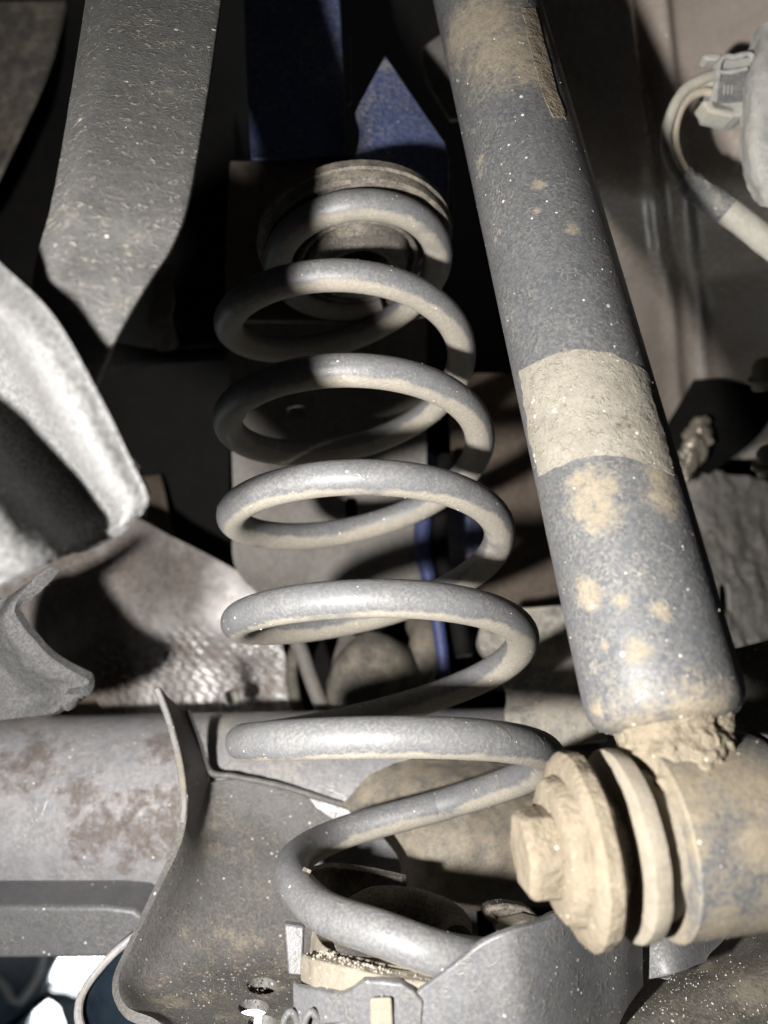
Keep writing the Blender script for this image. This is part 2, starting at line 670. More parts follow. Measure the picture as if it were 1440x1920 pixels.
# dust gathers on the inner and lower flank of the wire
axw = np.array(tuple(RGT * HA[0] + UPV * HA[1] + FWD * HA[2]))
V = np.asarray(g.v)
cen = np.repeat(sp, 28, axis=0)
nrm = (V - cen) / WR
mid = np.array(tuple(cam2w(HC[None])[0]))
rel = cen - mid
inward = -(rel - np.outer(rel @ axw, axw))
inward /= np.linalg.norm(inward, axis=1)[:, None]
low = nrm @ axw * 0.9 + (nrm * inward).sum(1) * 0.28
g.dust = np.clip((low - 0.42) * 1.1, -0.1, 0.32)
spring = thing('coil_spring', 'grey dusty steel coil spring standing on the axle perch', 'coil spring', base_of(g.v))
part('wire', g, M['coil'], spring)
scatter(g, 1100, 0.00010, 0.00045, M['grit'], spring)

# ------------------------------------------------------------------ shock absorber
SB = np.array(tuple(W(1240, 1300, 0.217)))
ST = np.array(tuple(W(900, -40, 0.342)))
sax = (SB - ST)
SL = np.linalg.norm(sax)
sax /= SL
SR = 0.0219
prof = [(-0.06, SR), (0.0, SR)] + [(SL * k / 20, SR) for k in range(1, 20)]
eb = SL + 0.004
prof += [(eb - 0.004, SR), (eb - 0.001, SR * 0.985), (eb + 0.0015, SR * 0.94), (eb + 0.0036, SR * 0.86), (eb + 0.005, SR * 0.72), (eb + 0.0057, SR * 0.5)]
gb = lathe(ST, sax, prof, 72)
tb = bvh(gb)
sspots = []
for px, py, r in [(1112, 915, 34), (1095, 950, 26), (1125, 968, 30), (1085, 905, 18), (1240, 895, 26), (1245, 935, 28), (1100, 1110, 24), (1106, 1125, 17), (1163, 1124, 13), (1240, 1144, 13),
                  (1197, 1222, 18), (1120, 1332, 17), (1035, 1060, 9), (1135, 1212, 7), (900, 302, 9), (1010, 345, 9), (1072, 430, 11), (1030, 75, 24), (950, 90, 60), (990, 130, 32), (900, 40, 60), (860, 60, 40), (1005, 395, 6),
                  (1220, 1365, 60), (1300, 1345, 55), (1170, 1395, 30), (1340, 1330, 30), (1100, 700, 9)]:
    p, n_ = hit(tb, px, py)
    if p:
        sspots.append((p, r / F * (p - CAM).length * 1.05))
lspots = []
for px, py, r in [(1163, 797, 7), (1172, 786, 5), (1180, 800, 4), (1110, 745, 3), (1190, 770, 3), (1060, 760, 3)]:
    p, n_ = hit(tb, px, py)
    lspots.append((p, r / F * (p - CAM).length))
M['shock'] = grime('shock_body_paint', (0.080, 0.083, 0.089), (0.060, 0.063, 0.069), (0.30, 0.275, 0.23), amt=0.15, sc=60, fine=850, film=0.16, spk=0.06, spk_sc=380, rough=0.48, bump=0.35, spots=sspots, spotcol=(0.25, 0.21, 0.15), wob=0.8, spot_sc=330, worm=0.22, worm_sc=260)
M['label'] = grime('label_residue', (0.19, 0.173, 0.143), (0.148, 0.135, 0.112), (0.255, 0.235, 0.195), amt=0.55, sc=110, film=0.3, spk=0.12, rough=0.7, bump=0.7, spec=0.3, lump=1.5, lump_sc=260, worm=0.25, worm_sc=300, spots=lspots, spotcol=(0.1, 0.085, 0.065), wob=1.0, spot_sc=700)
shock = thing('shock_absorber', 'long dark shock absorber tube with beige band beside the coil spring', 'shock absorber', W(1260, 1760, 0.22))
body = part('body', gb, M['shock'], shock)


def patch(rows, nu, nv, lift, th, amp=0, sc=200, rag=5):
    R = []
    for y, xa, xb, ya in rows:
        R.append([(xa + (xb - xa) * k / (nv - 1), y + ya * math.sin(math.pi * k / (nv - 1))) for k in range(nv)])
    R = np.array(R)
    out = np.zeros((nu, nv, 3))
    for j in range(nv):
        c = cat1(R[:, j], nu)
        for i in range(nu):
            c[i, 0] += rag * mnoise.fractal(Vector((c[i, 0] * .03, c[i, 1] * .03, 1)), .8, 2, 4)
            c[i, 1] += rag * mnoise.fractal(Vector((c[i, 0] * .03, c[i, 1] * .03, 7)), .8, 2, 4)
            p, n_ = hit(tb, c[i, 0], c[i, 1])
            if p is None:
                p, n_, _, _ = tb.find_nearest(W(c[i, 0], c[i, 1], 0.3))
            q = np.array(tuple(p))
            rad = q - ST - sax * ((q - ST) @ sax)
            rad /= np.linalg.norm(rad)
            z = lift
            if amp:
                z += amp * mnoise.fractal(Vector(q) * sc, 0.9, 2, 4)
            out[i, j] = ST + sax * ((q - ST) @ sax) + rad * (SR + z)
    return slab(out, th)


def arcpts(L):
    return L


# beige band: left edge slanting down the tube, edges follow the tube's round
gl = patch([(697, 974, 1213, -42), (760, 983, 1228, -44), (830, 995, 1250, -45), (893, 1010, 1264, -40)], 40, 44, 0.00014, 0.0005, 0.00014, 330, rag=3)
part('band', gl, M['label'], body, label='beige band of old label residue round the tube')
scatter(gl, 150, 0.0001, 0.0004, M['grit'], shock)
gs = patch([(15, 978, 1003, 0), (90, 994, 1022, 0), (160, 1012, 1040, 0), (205, 1028, 1056, 0), (222, 1036, 1058, 0)], 30, 8, 0.0004, 0.0012, 0.0001, 300, rag=2)
part('seam_rib', gs, M['mud'], body)
scatter(gb, 700, 0.00007, 0.0004, M['grit'], shock)

# lower eye and its bush; axis runs left-right, left end towards the camera
E0 = np.array(tuple(W(985, 1601, 0.2)))
E1_ = np.array(tuple(W(1450, 1545, 0.2075)))
eax = (E1_ - E0)
eax /= np.linalg.norm(eax)


def ex(px):
    """axial distance from E0 whose projected centre is at pixel x"""
    lo, hi = -0.05, 0.3
    for _ in range(50):
        m = (lo + hi) / 2
        q = E0 + eax * m - np.array(tuple(CAM))
        x = CX + F * (q @ np.array(tuple(RGT))) / (q @ np.array(tuple(FWD)))
        if x < px:
            lo = m
        else:
            hi = m
    return m


ER = 0.0246
espots = []
a, b = ex(1222), ex(1428)
ge = lathe(E0, eax, [(a, ER * 0.86), (a, ER * 0.985), (a + 0.0006, ER * 1.005), (a + 0.003, ER), (b - 0.002, ER), (b, ER * 0.98), (b, ER * 0.86)], 72)
te = bvh(ge)
for px, py, r in [(1270, 1480, 60), (1340, 1430, 60), (1420, 1480, 50), (1250, 1560, 45), (1310, 1520, 22), (1250, 1640, 42), (1270, 1720, 40), (1420, 1580, 34), (1350, 1750, 40), (1430, 1740, 40), (1220, 1480, 40), (1300, 1590, 18)]:
    p, n_ = hit(te, px, py)
    if p:
        espots.append((p, r / F * (p - CAM).length * 1.1))
M['eye'] = grime('eye_paint', (0.075, 0.079, 0.086), (0.056, 0.059, 0.065), (0.215, 0.183, 0.134), amt=0.42, sc=60, film=0.3, spk=0.04, rough=0.6, bump=0.35, spots=espots, spotcol=(0.22, 0.182, 0.125), wob=0.6, lump=1.5)
eye = part('eye', ge, M['eye'], shock)
a0 = ex(1150)
a2 = ex(1205)
gr = lathe(E0, eax, [(a0, 0.012), (a0, ER * 0.90), (a0 + 0.0006, ER * 0.955), (a0 + 0.0022, ER * 0.965), (a0 + 0.0046, ER * 0.95), (a0 + 0.0050, ER * 0.80), (a + 0.004, ER * 0.80), (a + 0.004, 0.012)], 72, noise_amp=0.0003, noise_sc=150)
part('rubber_bush', gr, M['pad'], eye)
gr = lathe(E0, eax, [(b - 0.004, ER * 0.86), (b + 0.003, ER * 0.86), (b + 0.003, ER * 0.97), (b + 0.0075, ER * 0.96), (b + 0.0078, 0.012)], 72)
part('rubber_bush', gr, M['rubber'], eye)
gr = lathe(E0, eax, [(ex(1090), 0.0135), (a0 + 0.006, 0.0135)], 48)
part('bush_sleeve', gr, M['rubber'], eye)
# caked mud on the weld between tube and eye
gn = G()
P0 = SB + sax * 0.0005 + eax * 0.0015
P1 = np.array(tuple(W(1288, 1500, 0.205)))
npth = np.array([P0 + (P1 - P0) * k / 40 for k in range(41)])
nrad = np.interp(np.linspace(0, 1, 41), [0, 0.15, 0.45, 0.75, 1.0], [0.0135, 0.0158, 0.0152, 0.0158, 0.0185])
tube(npth, nrad, 110, gn, noise_amp=0.0016, noise_sc=230)
part('neck', gn, M['mud'], shock, label='neck caked with lumpy dry beige mud')
scatter(ge, 120, 0.0001, 0.0003, M['grit'], shock)

# ------------------------------------------------------------------ lower bolt
bolt = thing('mounting_bolt', 'mud-covered flanged hex bolt at the foot of the shock absorber', 'bolt', W(1060, 1700, 0.2))
fl0, fl1 = ex(1062), ex(1108)
gw = lathe(E0, eax, [(fl0, 0.010), (fl0, 0.0198), (fl0 + 0.0006, 0.0226), (fl0 + 0.002, 0.0240), (fl1 - 0.0012, 0.0240), (fl1, 0.0230), (fl1, 0.012)], 120, noise_amp=0.0003, noise_sc=160)
part('washer', gw, M['mud'], bolt)
f2 = ex(1032)
gw = lathe(E0, eax, [(f2, 0.009), (f2, 0.0155), (f2 + 0.001, 0.0172), (fl0 - 0.001, 0.0182), (fl0 + 0.0006, 0.0184)], 120, noise_amp=0.0004, noise_sc=220)
part('head_flange', gw, M['mud'], bolt)
h0 = ex(975)
aN = np.cross(eax, np.array([0, 0, 1.0]))
aN /= np.linalg.norm(aN)
aB = np.cross(eax, aN)
gh = G()
HV = []
for hh, rr in ((h0, 0.0098), (h0 + 0.0011, 0.0116), (f2 + 0.001, 0.0120)):
    for k in range(6):
        th = math.pi / 3 * k + 0.22
        HV.append(E0 + eax * hh + (aN * math.cos(th) + aB * math.sin(th)) * rr)
HF = [tuple(range(5, -1, -1)), tuple(range(12, 18))]
for i in range(2):
    for k in range(6):
        k2 = (k + 1) % 6
        HF.append((i * 6 + k, i * 6 + k2, i * 6 + 6 + k2, i * 6 + 6 + k))
gh.add(HV, HF)
part('hex_head', gh, M['mud'], bolt, bevel=0.0012, bseg=3)
gsh = lathe(E0, eax, [(fl1 - 0.001, 0.0065), (ex(1260), 0.0065)], 32)
part('shank', gsh, M['rubber'], bolt)
scatter(gw, 60, 0.0002, 0.0006, M['grit'], bolt)

# ------------------------------------------------------------------ rear axle with its spring perch
axle = thing('rear_axle', 'thick grey rusty axle tube running across under the spring', 'axle', W(300, 1690, 0.40))
AL = np.array(tuple(W(-260, 1525, 0.425)))
AR = np.array(tuple(W(1250, 1500, 0.425)))
apath = np.array([AL + (AR - AL) * k / 40 for k in range(41)])
ga = tube(apath, 0.0505, 64)
ta = bvh(ga)
asp = []
for px, py, r in [(205, 1530, 26), (235, 1545, 30), (260, 1510, 20), (290, 1530, 34), (320, 1560, 40), (330, 1515, 26), (140, 1480, 22), (175, 1565, 40), (270, 1570, 46), (150, 1500, 30), (305, 1400, 26), (60, 1420, 40)]:
    p, n_ = hit(ta, px, py)
    asp.append((p, r / F * (p - CAM).length))
M['axle'] = grime('axle_paint', (0.235, 0.235, 0.248), (0.175, 0.175, 0.188), (0.45, 0.41, 0.36), amt=0.33, sc=20, fine=500, film=0.24, spk=0.05, rough=0.34, bump=0.35, spots=asp, spotcol=(0.12, 0.094, 0.082), wob=1.5, spot_sc=130, worm=0.15, worm_sc=90, lump=1.0, lump_sc=60)
part('axle_tube', ga, M['axle'], axle)

# flange wall and bowl of the perch
gf = slab(grid_of([
    [(299, 1286, .345), (318, 1308, .357), (350, 1335, .374)],
    [(322, 1350, .343), (344, 1366, .356), (374, 1395, .376)],
    [(342, 1430, .340), (364, 1441, .355), (394, 1452, .378)],
    [(351, 1500, .335), (366, 1510, .350), (388, 1520, .372)],
    [(348, 1545, .332), (362, 1558, .345), (384, 1580, .365)]], 30, 16), 0.0030)
part('perch_flange', gf, M['pan'], axle, bevel=0.0006)
gp = slab(grid_of([
    [(352, 1490, .336), (385, 1470, .373), (470, 1462, .379), (580, 1490, .380), (720, 1530, .380), (860, 1560, .378)],
    [(349, 1540, .3325), (388, 1545, .360), (480, 1540, .370), (600, 1560, .372), (730, 1590, .372), (870, 1620, .372)],
    [(335, 1592, .325), (395, 1610, .347), (500, 1618, .358), (620, 1640, .362), (750, 1660, .362), (890, 1690, .36)],
    [(288, 1690, .311), (368, 1705, .330), (480, 1715, .342), (620, 1730, .345), (760, 1745, .345), (900, 1770, .342)],
    [(246, 1778, .297), (325, 1792, .313), (450, 1797, .324), (600, 1805, .328), (770, 1820, .327), (920, 1840, .325)],
    [(222, 1838, .286), (290, 1853, .297), (440, 1853, .304), (600, 1858, .307), (780, 1880, .305), (940, 1900, .303)],
    [(238, 1887, .2765), (310, 1900, .281), (450, 1907, .284), (600, 1915, .286), (790, 1935, .285), (950, 1960, .283)],
    [(300, 1918, .269), (360, 1937, .270), (470, 1950, .270), (620, 1965, .271), (800, 1980, .27), (960, 2000, .268)],
    [(340, 1990, .258), (400, 2000, .256), (500, 2020, .254), (640, 2040, .252), (820, 2060, .25), (980, 2080, .248)]], 80, 90), 0.0032)
perch = part('perch_bowl', gp, M['pan'], axle, bevel=0.0006)
hol = []
for px, py, d, r in [(492, 1842, .308, .0062), (476, 1880, .292, .0058), (492, 1912, .282, .0052)]:
    c = np.array(tuple(W(px, py, d)))
    hol.append(lathe(c - np.array([0, 0, .03]), (0, 0, 1), [(0, r), (.06, r)], 28))
cut(perch, hol)
part('hole_blocker', prism([(430, 1800, .352), (560, 1800, .352), (560, 1868, .338), (430, 1868, .338)], FWD * 0.004), M['pan'], axle)  # added plate that keeps the bright ground out of the topmost hole
scatter(gp, 900, 0.0001, 0.00045, M['grit'], axle, up=0.05)


def near(px, py, d, rad):
    c = np.array(tuple(W(px, py, d)))
    return lambda P: np.exp(-((P - c) ** 2).sum(1) / (2 * rad ** 2)) > rng.random(len(P))


scatter(gp, 9000, 0.00012, 0.0005, M['grit'], axle, name='sand', keep=near(470, 1815, .319, .012), up=0.05)
scatter(gp, 4000, 0.00012, 0.0005, M['grit'], axle, name='sand', keep=near(360, 1830, .304, .011), up=0.05)

wl = path([(350, 1332, .3725), (374, 1393, .374), (394, 1447, .375), (440, 1456, .376), (520, 1472, .377), (600, 1496, .377), (680, 1520, .377)], 120)
part('weld_bead', tube(wl, .0015, 12, noise_amp=.0003, noise_sc=120), M['pan'], axle)
# outer lip of a second pressing under the perch
go = slab(grid_of([
    [(285, 1730, .318), (330, 1760, .335), (420, 1800, .355)],
    [(214, 1787, .310), (280, 1810, .322), (400, 1850, .34)],
    [(163, 1848, .300), (235, 1860, .312), (400, 1890, .33)],
    [(147, 1895, .291), (220, 1905, .302), (400, 1925, .32)],
    [(156, 1945, .284), (230, 1955, .294), (400, 1975, .31)]], 40, 24), 0.0028)
part('lower_pressing', go, M['gloss'], axle, bevel=0.0005)  # dark material stands in for the shade inside the pressing
part('pressing_edge', tube(path([(285, 1730, .3175), (214, 1787, .3095), (163, 1848, .2995), (147, 1895, .2905), (156, 1945, .2835)], 40), .0016, 10), M['axle'], axle)

# front wall of the perch, its rim swooping up to the right
fw = [
    [(520, 1952, .226), (520, 2010, .226), (520, 2080, .23)],
    [(640, 1918, .221), (640, 1990, .2205), (640, 2080, .224)],
    [(760, 1872, .2165), (760, 1970, .2155), (765, 2080, .22)],
    [(848, 1812, .214), (855, 1930, .213), (860, 2080, .217)],
    [(905, 1768, .2135), (920, 1900, .2125), (930, 2080, .216)],
    [(965, 1744, .214), (980, 1870, .213), (1000, 2060, .216)],
    [(1040, 1722, .222), (1055, 1840, .2225), (1080, 2020, .226)],
    [(1110, 1686, .234), (1120, 1800, .235), (1140, 1960, .238)],
    [(1168, 1672, .244), (1172, 1770, .245), (1178, 1890, .247)],
    [(1205, 1690, .255), (1206, 1770, .256), (1207, 1850, .256)]]
gq = slab(grid_of(fw, 90, 30), 0.0030)
part('front_wall', gq, M['steel'], axle, bevel=0.0007, label='grey front wall of the spring perch with upswept rim')
scatter(gq, 350, 0.0001, 0.00042, M['grit'], axle)
gx = slab(grid_of([
    [(1205, 1700, .262), (1260, 1690, .265), (1330, 1690, .285)],
    [(1205, 1770, .262), (1270, 1765, .262), (1365, 1745, .28)],
    [(1205, 1825, .262), (1265, 1815, .258), (1330, 1790, .268)],
    [(1205, 1838, .262), (1262, 1826, .257), (1325, 1802, .266)]], 24, 20), 0.003)
part('perch_ear', gx, M['steel'], axle, bevel=0.0008)
# flat bar under the axle
gb2 = prism([(-60, 1700, .352), (200, 1700, .352), (250, 1706, .352), (275, 1725, .352), (270, 1760, .352), (235, 1797, .352), (-60, 1799, .352)], FWD * 0.03)
part('flat_bar', gb2, M['steel'], axle, bevel=0.002, bseg=3)

# ------------------------------------------------------------------ spring isolator and bump rubbers in the perch
iso = thing('spring_isolator', 'beige dusty rubber pad under the bottom coil of the spring', 'rubber pad', W(690, 1900, 0.225))
gi = slab(grid_of([
    [(586, 1738, .262), (584, 1765, .2615), (580, 1800, .26)],
    [(610, 1775, .246), (600, 1795, .245), (598, 1815, .243)],
    [(690, 1800, .231), (690, 1818, .230), (690, 1840, .229)],
    [(790, 1822, .2235), (790, 1838, .223), (790, 1860, .222)],
    [(880, 1832, .2225), (880, 1845, .222), (880, 1870, .221)]], 40, 10), 0.006, amp=0.0006, sc=160)
part('inner_collar', gi, M['pad'], iso, bevel=0.001)
gi = slab(grid_of([
    [(564, 1788, .247), (563, 1815, .2465), (565, 1848, .246)],
    [(590, 1800, .2345), (590, 1830, .234), (590, 1866, .2335)],
    [(640, 1812, .2265), (640, 1840, .2258), (640, 1880, .2252)],
    [(700, 1826, .2205), (700, 1850, .220), (700, 1890, .2195)],
    [(770, 1840, .2178), (770, 1862, .2176), (770, 1900, .2174)],
    [(850, 1848, .2190), (850, 1870, .2188), (850, 1905, .2186)]], 40, 10), 0.006, amp=0.0005, sc=160)
part('pad_step', gi, M['pad'], iso, bevel=0.0015)
scatter(gi, 260, 0.00012, 0.0005, M['grit'], iso)
# sand lying between the wire and the step
gsd = slab(grid_of([
    [(600, 1782, .238), (592, 1802, .2345)],
    [(690, 1808, .2255), (685, 1826, .2215)],
    [(790, 1832, .2205), (788, 1846, .2180)],
    [(840, 1840, .220), (838, 1850, .2192)]], 30, 6), 0.002)
scatter(gsd, 900, 0.00015, 0.0006, M['grit'], iso, name='sand')

clip = thing('retaining_clip', 'grey plastic clip plate with a small tab in front of the beige pad', 'clip', W(660, 1940, 0.214))
gc = prism([(549, 1843, .2410), (558, 1853, .2390), (600, 1860, .2285), (640, 1868, .2220), (662, 1858, .2200), (682, 1842, .2180), (715, 1841, .2165), (752, 1846, .2150), (775, 1860, .2145), (794, 1878, .2143),
            (790, 1950, .2140), (690, 1960, .2170), (600, 1960, .228), (550, 1960, .2400)], FWD * 0.003)
part('plate', gc, M['steel'], clip, bevel=0.0006)
gc = prism([(694, 1874, .2155), (734, 1873, .2140), (738, 1925, .2140), (694, 1925, .2155)], FWD * 0.0015)
part('tab', gc, M['pad'], clip, bevel=0.0006)
for cx, cz in ((545, .238), (584, .229)):
    lp = path([(cx - 14, 1950, cz), (cx - 12, 1915, cz), (cx, 1897, cz), (cx + 12, 1915, cz), (cx + 14, 1950, cz)], 24)
    part('loop', tube(lp, 0.0011, 10), M['steel'], clip)
scatter(gc, 10, 0.0001, 0.0003, M['grit'], clip)
gst = prism([(533, 1733, .268), (570, 1738, .268), (566, 1830, .262), (540, 1828, .262)], FWD * 0.003)
part('clip_strip', gst, M['steel'], clip, bevel=0.0006)

bump = thing('bump_rubber', 'dusty rubber bump stop collar lying inside the bottom coil', 'bump stop', W(740, 1750, 0.28))
gk = slab(grid_of([
    [(584, 1632, .262), (580, 1650, .262), (600, 1690, .262), (640, 1720, .262)],
    [(620, 1626, .290), (620, 1650, .292), (630, 1685, .290), (660, 1712, .288)],
    [(690, 1636, .296), (690, 1660, .298), (690, 1690, .296), (700, 1715, .294)],
    [(752, 1646, .286), (753, 1660, .286), (753, 1690, .286), (752, 1715, .286)]], 30, 20), 0.003)
part('collar', gk, M['rubber'], bump, bevel=0.0008)
rc = [(640, 1720, .262), (700, 1697, .275), (760, 1697, .282), (815, 1712, .280), (850, 1735, .272), (858, 1762, .262)]
part('rolled_ring', tube(path(rc, 40), np.interp(np.linspace(0, 1, 40), [0, .2, .8, 1], [.004, .006, .0062, .005]), 24), M['rubber'], bump)
part('ring_seam', tube(path([(812, 1716, .2745), (806, 1735, .2725), (790, 1748, .2725)], 14), 0.0009, 8), M['rubber'], bump)
cap = prism([(905, 1718, .262), (915, 1700, .264), (945, 1694, .266), (985, 1700, .268), (1012, 1718, .27), (1008, 1735, .268), (975, 1745, .264), (950, 1760, .258), (935, 1762, .256), (932, 1740, .258)], FWD * 0.012 - UPV * 0.004)
part('cap', cap, M['rubber'], bump, bevel=0.0018, bseg=3)
cap2 = prism([(930, 1745, .2545), (945, 1742, .2545), (985, 1730, .259), (1030, 1742, .263), (1010, 1760, .262), (950, 1775, .2545), (935, 1770, .2545)], FWD * 0.008)
part('cap_foot', cap2, M['pad'], bump, bevel=0.0015, bseg=3)
scatter(cap, 50, 0.00012, 0.0004, M['grit'], bump)
gm2 = slab(grid_of([
    [(545, 1620, .335), (580, 1590, .335), (650, 1568, .335), (720, 1568, .335)],
    [(560, 1660, .325), (600, 1640, .325), (670, 1620, .325), (750, 1610, .33)],
    [(580, 1700, .315), (620, 1690, .315), (690, 1680, .315), (755, 1660, .325)]], 20, 20), 0.006)
part('cup', gm2, M['steel'], bump, bevel=0.0015)

# ------------------------------------------------------------------ trailing arm behind the bottom coil
arm = thing('trailing_arm', 'beige dusty trailing arm behind the lower right of the spring', 'suspension arm', W(880, 1700, 0.33))
gt = slab(grid_of([
    [(640, 1505, .37), (720, 1440, .375), (860, 1420, .38), (1000, 1440, .385), (1120, 1400, .39)],
    [(700, 1560, .355), (770, 1510, .352), (880, 1490, .352), (1000, 1500, .36), (1120, 1480, .37)],
    [(745, 1630, .345), (800, 1590, .335), (890, 1570, .335), (1000, 1580, .345), (1120, 1560, .36)],
    [(760, 1690, .343), (820, 1670, .335), (900, 1660, .335), (1000, 1650, .345), (1120, 1640, .36)],
    [(780, 1720, .35), (830, 1712, .345), (900, 1708, .345), (1000, 1700, .355), (1120, 1690, .37)]], 50, 60), 0.01, amp=0.002, sc=45)
part('shell', gt, M['arm'], arm, bevel=0.002)
gt = slab(grid_of([
    [(905, 1150, .44), (980, 1140, .44), (1100, 1130, .44)],
    [(900, 1210, .43), (980, 1215, .43), (1100, 1200, .43)],
    [(945, 1290, .42), (1010, 1270, .415), (1110, 1215, .415)],
    [(945, 1345, .40), (1020, 1330, .395), (1130, 1280, .395)],
    [(960, 1400, .39), (1030, 1400, .385), (1140, 1390, .385)]], 40, 30), 0.01, amp=0.0012, sc=80)
M['armtop'] = grime('arm_top_dust', (0.27, 0.25, 0.215), (0.10, 0.098, 0.095), (0.42, 0.38, 0.31), amt=0.4, sc=35, film=0.3, spk=0.05, rough=0.8, bump=0.5)
part('upper_flange', gt, M['armtop'], arm, bevel=0.0015)

# dark lower arm at the bottom right with spilled sand
low = thing('lower_arm', 'dark steel arm with spilled sand in the bottom right corner', 'suspension arm', W(1300, 1900, 0.27))
glw = slab(grid_of([
    [(1080, 1800, .33), (1200, 1720, .345), (1330, 1660, .36), (1500, 1600, .37)],
    [(1080, 1930, .265), (1200, 1845, .28), (1330, 1785, .295), (1500, 1720, .31)],
    [(1080, 2000, .235), (1200, 1910, .25), (1330, 1850, .265), (1500, 1790, .28)],
    [(1080, 2060, .22), (1200, 1980, .235), (1330, 1920, .25), (1500, 1870, .265)],
    [(1080, 2140, .205), (1200, 2070, .215), (1330, 2010, .23), (1500, 1960, .245)]], 40, 50), 0.01, amp=0.0006, sc=60)
M['lowarm'] = grime('lower_arm_dirt', (0.075, 0.07, 0.062), (0.05, 0.047, 0.043), (0.22, 0.19, 0.145), amt=0.35, sc=60, film=0.3, spk=0.1, rough=0.85, bump=0.5)
part('arm_plate', glw, M['lowarm'], low, bevel=0.001)
scatter(glw, 700, 0.00012, 0.0005, M['grit'], low)
scatter(glw, 7000, 0.00012, 0.0005, M['grit'], low, name='sand', keep=near(1340, 1850, .262, .012))
scatter(glw, 5000, 0.00012, 0.0005, M['grit'], low, name='sand', keep=near(1250, 1880, .256, .010))

# ------------------------------------------------------------------ upper spring mount
mount = thing('upper_spring_mount', 'round dusty spring seat with cup at the top of the coil', 'spring mount', cam2w(HC[None])[0])
mo = cam2w((HC + HA * 0.003 + HE1 * 0.012 + HE2 * 0.012)[None])[0]
prof = [(-0.016, 0.040), (-0.0135, 0.0442), (-0.009, 0.0452), (-0.0085, 0.0440), (-0.006, 0.0443), (-0.0035, 0.0440), (-0.003, 0.0422), (-0.006, 0.041), (-0.0065, 0.036), (-0.006, 0.0335)]
part('seat_ring', lathe(mo, axw, prof, 72, noise_amp=0.0003, noise_sc=120, caps=False), M['rubber'], mount)
prof = [(-0.006, 0.0335), (-0.004, 0.031), (-0.002, 0.0285), (0.003, 0.0276), (0.0038, 0.0266), (0.003, 0.0256), (-0.003, 0.0250), (-0.003, 0.0240), (0.004, 0.0225), (0.0052, 0.0215), (0.0058, 0.0165), (0.0075, 0.0155), (0.0075, 0.0140), (0.004, 0.0132), (-0.02, 0.0128)]
part('cup', lathe(mo, axw, prof, 72, noise_amp=0.0002, noise_sc=150, caps=False), M['rubber'], mount)
prof = [(-0.0215, 0.0001), (-0.02, 0.0130)]
part('cup_bottom', lathe(mo, axw, prof, 32, caps=False), M['black'], mount)
# square plate the seat is pressed into
sq = []
gsq = slab(grid_of([
    [(430, 300, .415), (540, 300, .415), (640, 292, .415), (760, 290, .425), (850, 320, .435)],
    [(425, 420, .40), (540, 420, .405), (640, 420, .41), (760, 420, .415), (850, 420, .42)],
    [(420, 600, .385), (540, 600, .39), (640, 600, .39), (730, 600, .395), (800, 590, .40)]], 20, 20), 0.004)
part('square_plate', gsq, M['brown'], mount, bevel=0.001)

# ------------------------------------------------------------------ blue painted frame rail
rail = thing('frame_rail', 'dark blue painted body rail above the spring', 'body rail', W(520, 290, 0.42))
gr1 = slab(grid_of([
    [(455, -90, .44), (520, -90, .44), (632, -90, .44)],
    [(460, 100, .425), (540, 100, .425), (642, 100, .425)],
    [(470, 300, .41), (550, 296, .41), (648, 290, .41)]], 20, 20), 0.004)
part('rail_side', gr1, M['blue'], rail, bevel=0.001)
gr2 = prism([(722, 103, 0.420), (780, 188, 0.410), (834, 266, 0.401), (842, 300, 0.397), (840, 450, 0.385), (760, 440, 0.380), (700, 340, 0.375), (655, 305, 0.375), (668, 285, 0.378), (673, 262, 0.381), (674, 240, 0.383), (668, 222, 0.385), (666, 210, 0.386), (676, 188, 0.390), (692, 160, 0.395)], FWD * 0.004)
part('gusset', gr2, M['blue'], rail, bevel=0.0008, label='pointed blue gusset plate lit above the seat')
part('edge_strip', slab(grid_of([[(649, 78, .45), (657, 72, .45)], [(646, 130, .448), (657, 130, .448)], [(652, 195, .446), (657, 192, .446)]], 14, 4), 0.002), M['plate'], rail)
part('bare_bracket', slab(grid_of([[(790, 90, .52), (830, 60, .52)], [(800, 150, .52), (860, 120, .52)], [(845, 225, .52), (880, 220, .52)]], 12, 6), 0.004), M['plate'], rail, bevel=0.001)

# grey plate of the rail behind the spring
gp1 = slab(grid_of([
    [(430, 560, .50), (560, 560, .50), (700, 560, .50), (800, 560, .50)],
    [(432, 760, .50), (560, 760, .50), (700, 760, .50), (800, 760, .50)],
    [(438, 950, .50), (560, 950, .50), (700, 950, .50), (800, 950, .50)],
    [(440, 1060, .50), (560, 1080, .50), (700, 1090, .50), (805, 1100, .50)],
    [(500, 1130, .51), (580, 1145, .51), (700, 1150, .51), (815, 1160, .51)]], 30, 30), 0.004)
pl = part('inner_plate', gp1, M['plate'], rail, bevel=0.001)


def slot(px, py, d, wpx, hpx):
    L = []
    for k in range(24):
        th = 2 * math.pi * k / 24
        L.append((px + wpx * math.copysign(abs(math.cos(th)) ** 0.6, math.cos(th)), py + hpx * math.copysign(abs(math.sin(th)) ** 0.6, math.sin(th)), d))
    return prism(L, FWD * 0.06)


cut(pl, [slot(655, 952, .47, 12, 20), slot(545, 762, .47, 18, 13)])
grr = slab(grid_of([
    [(840, 700, .60), (960, 700, .60), (1060, 700, .60)],
    [(850, 950, .57), (960, 950, .57), (1060, 950, .57)],
    [(850, 1170, .55), (960, 1170, .55), (1080, 1170, .55)]], 10, 10), 0.004)
part('outer_plate', grr, M['brown'], rail)

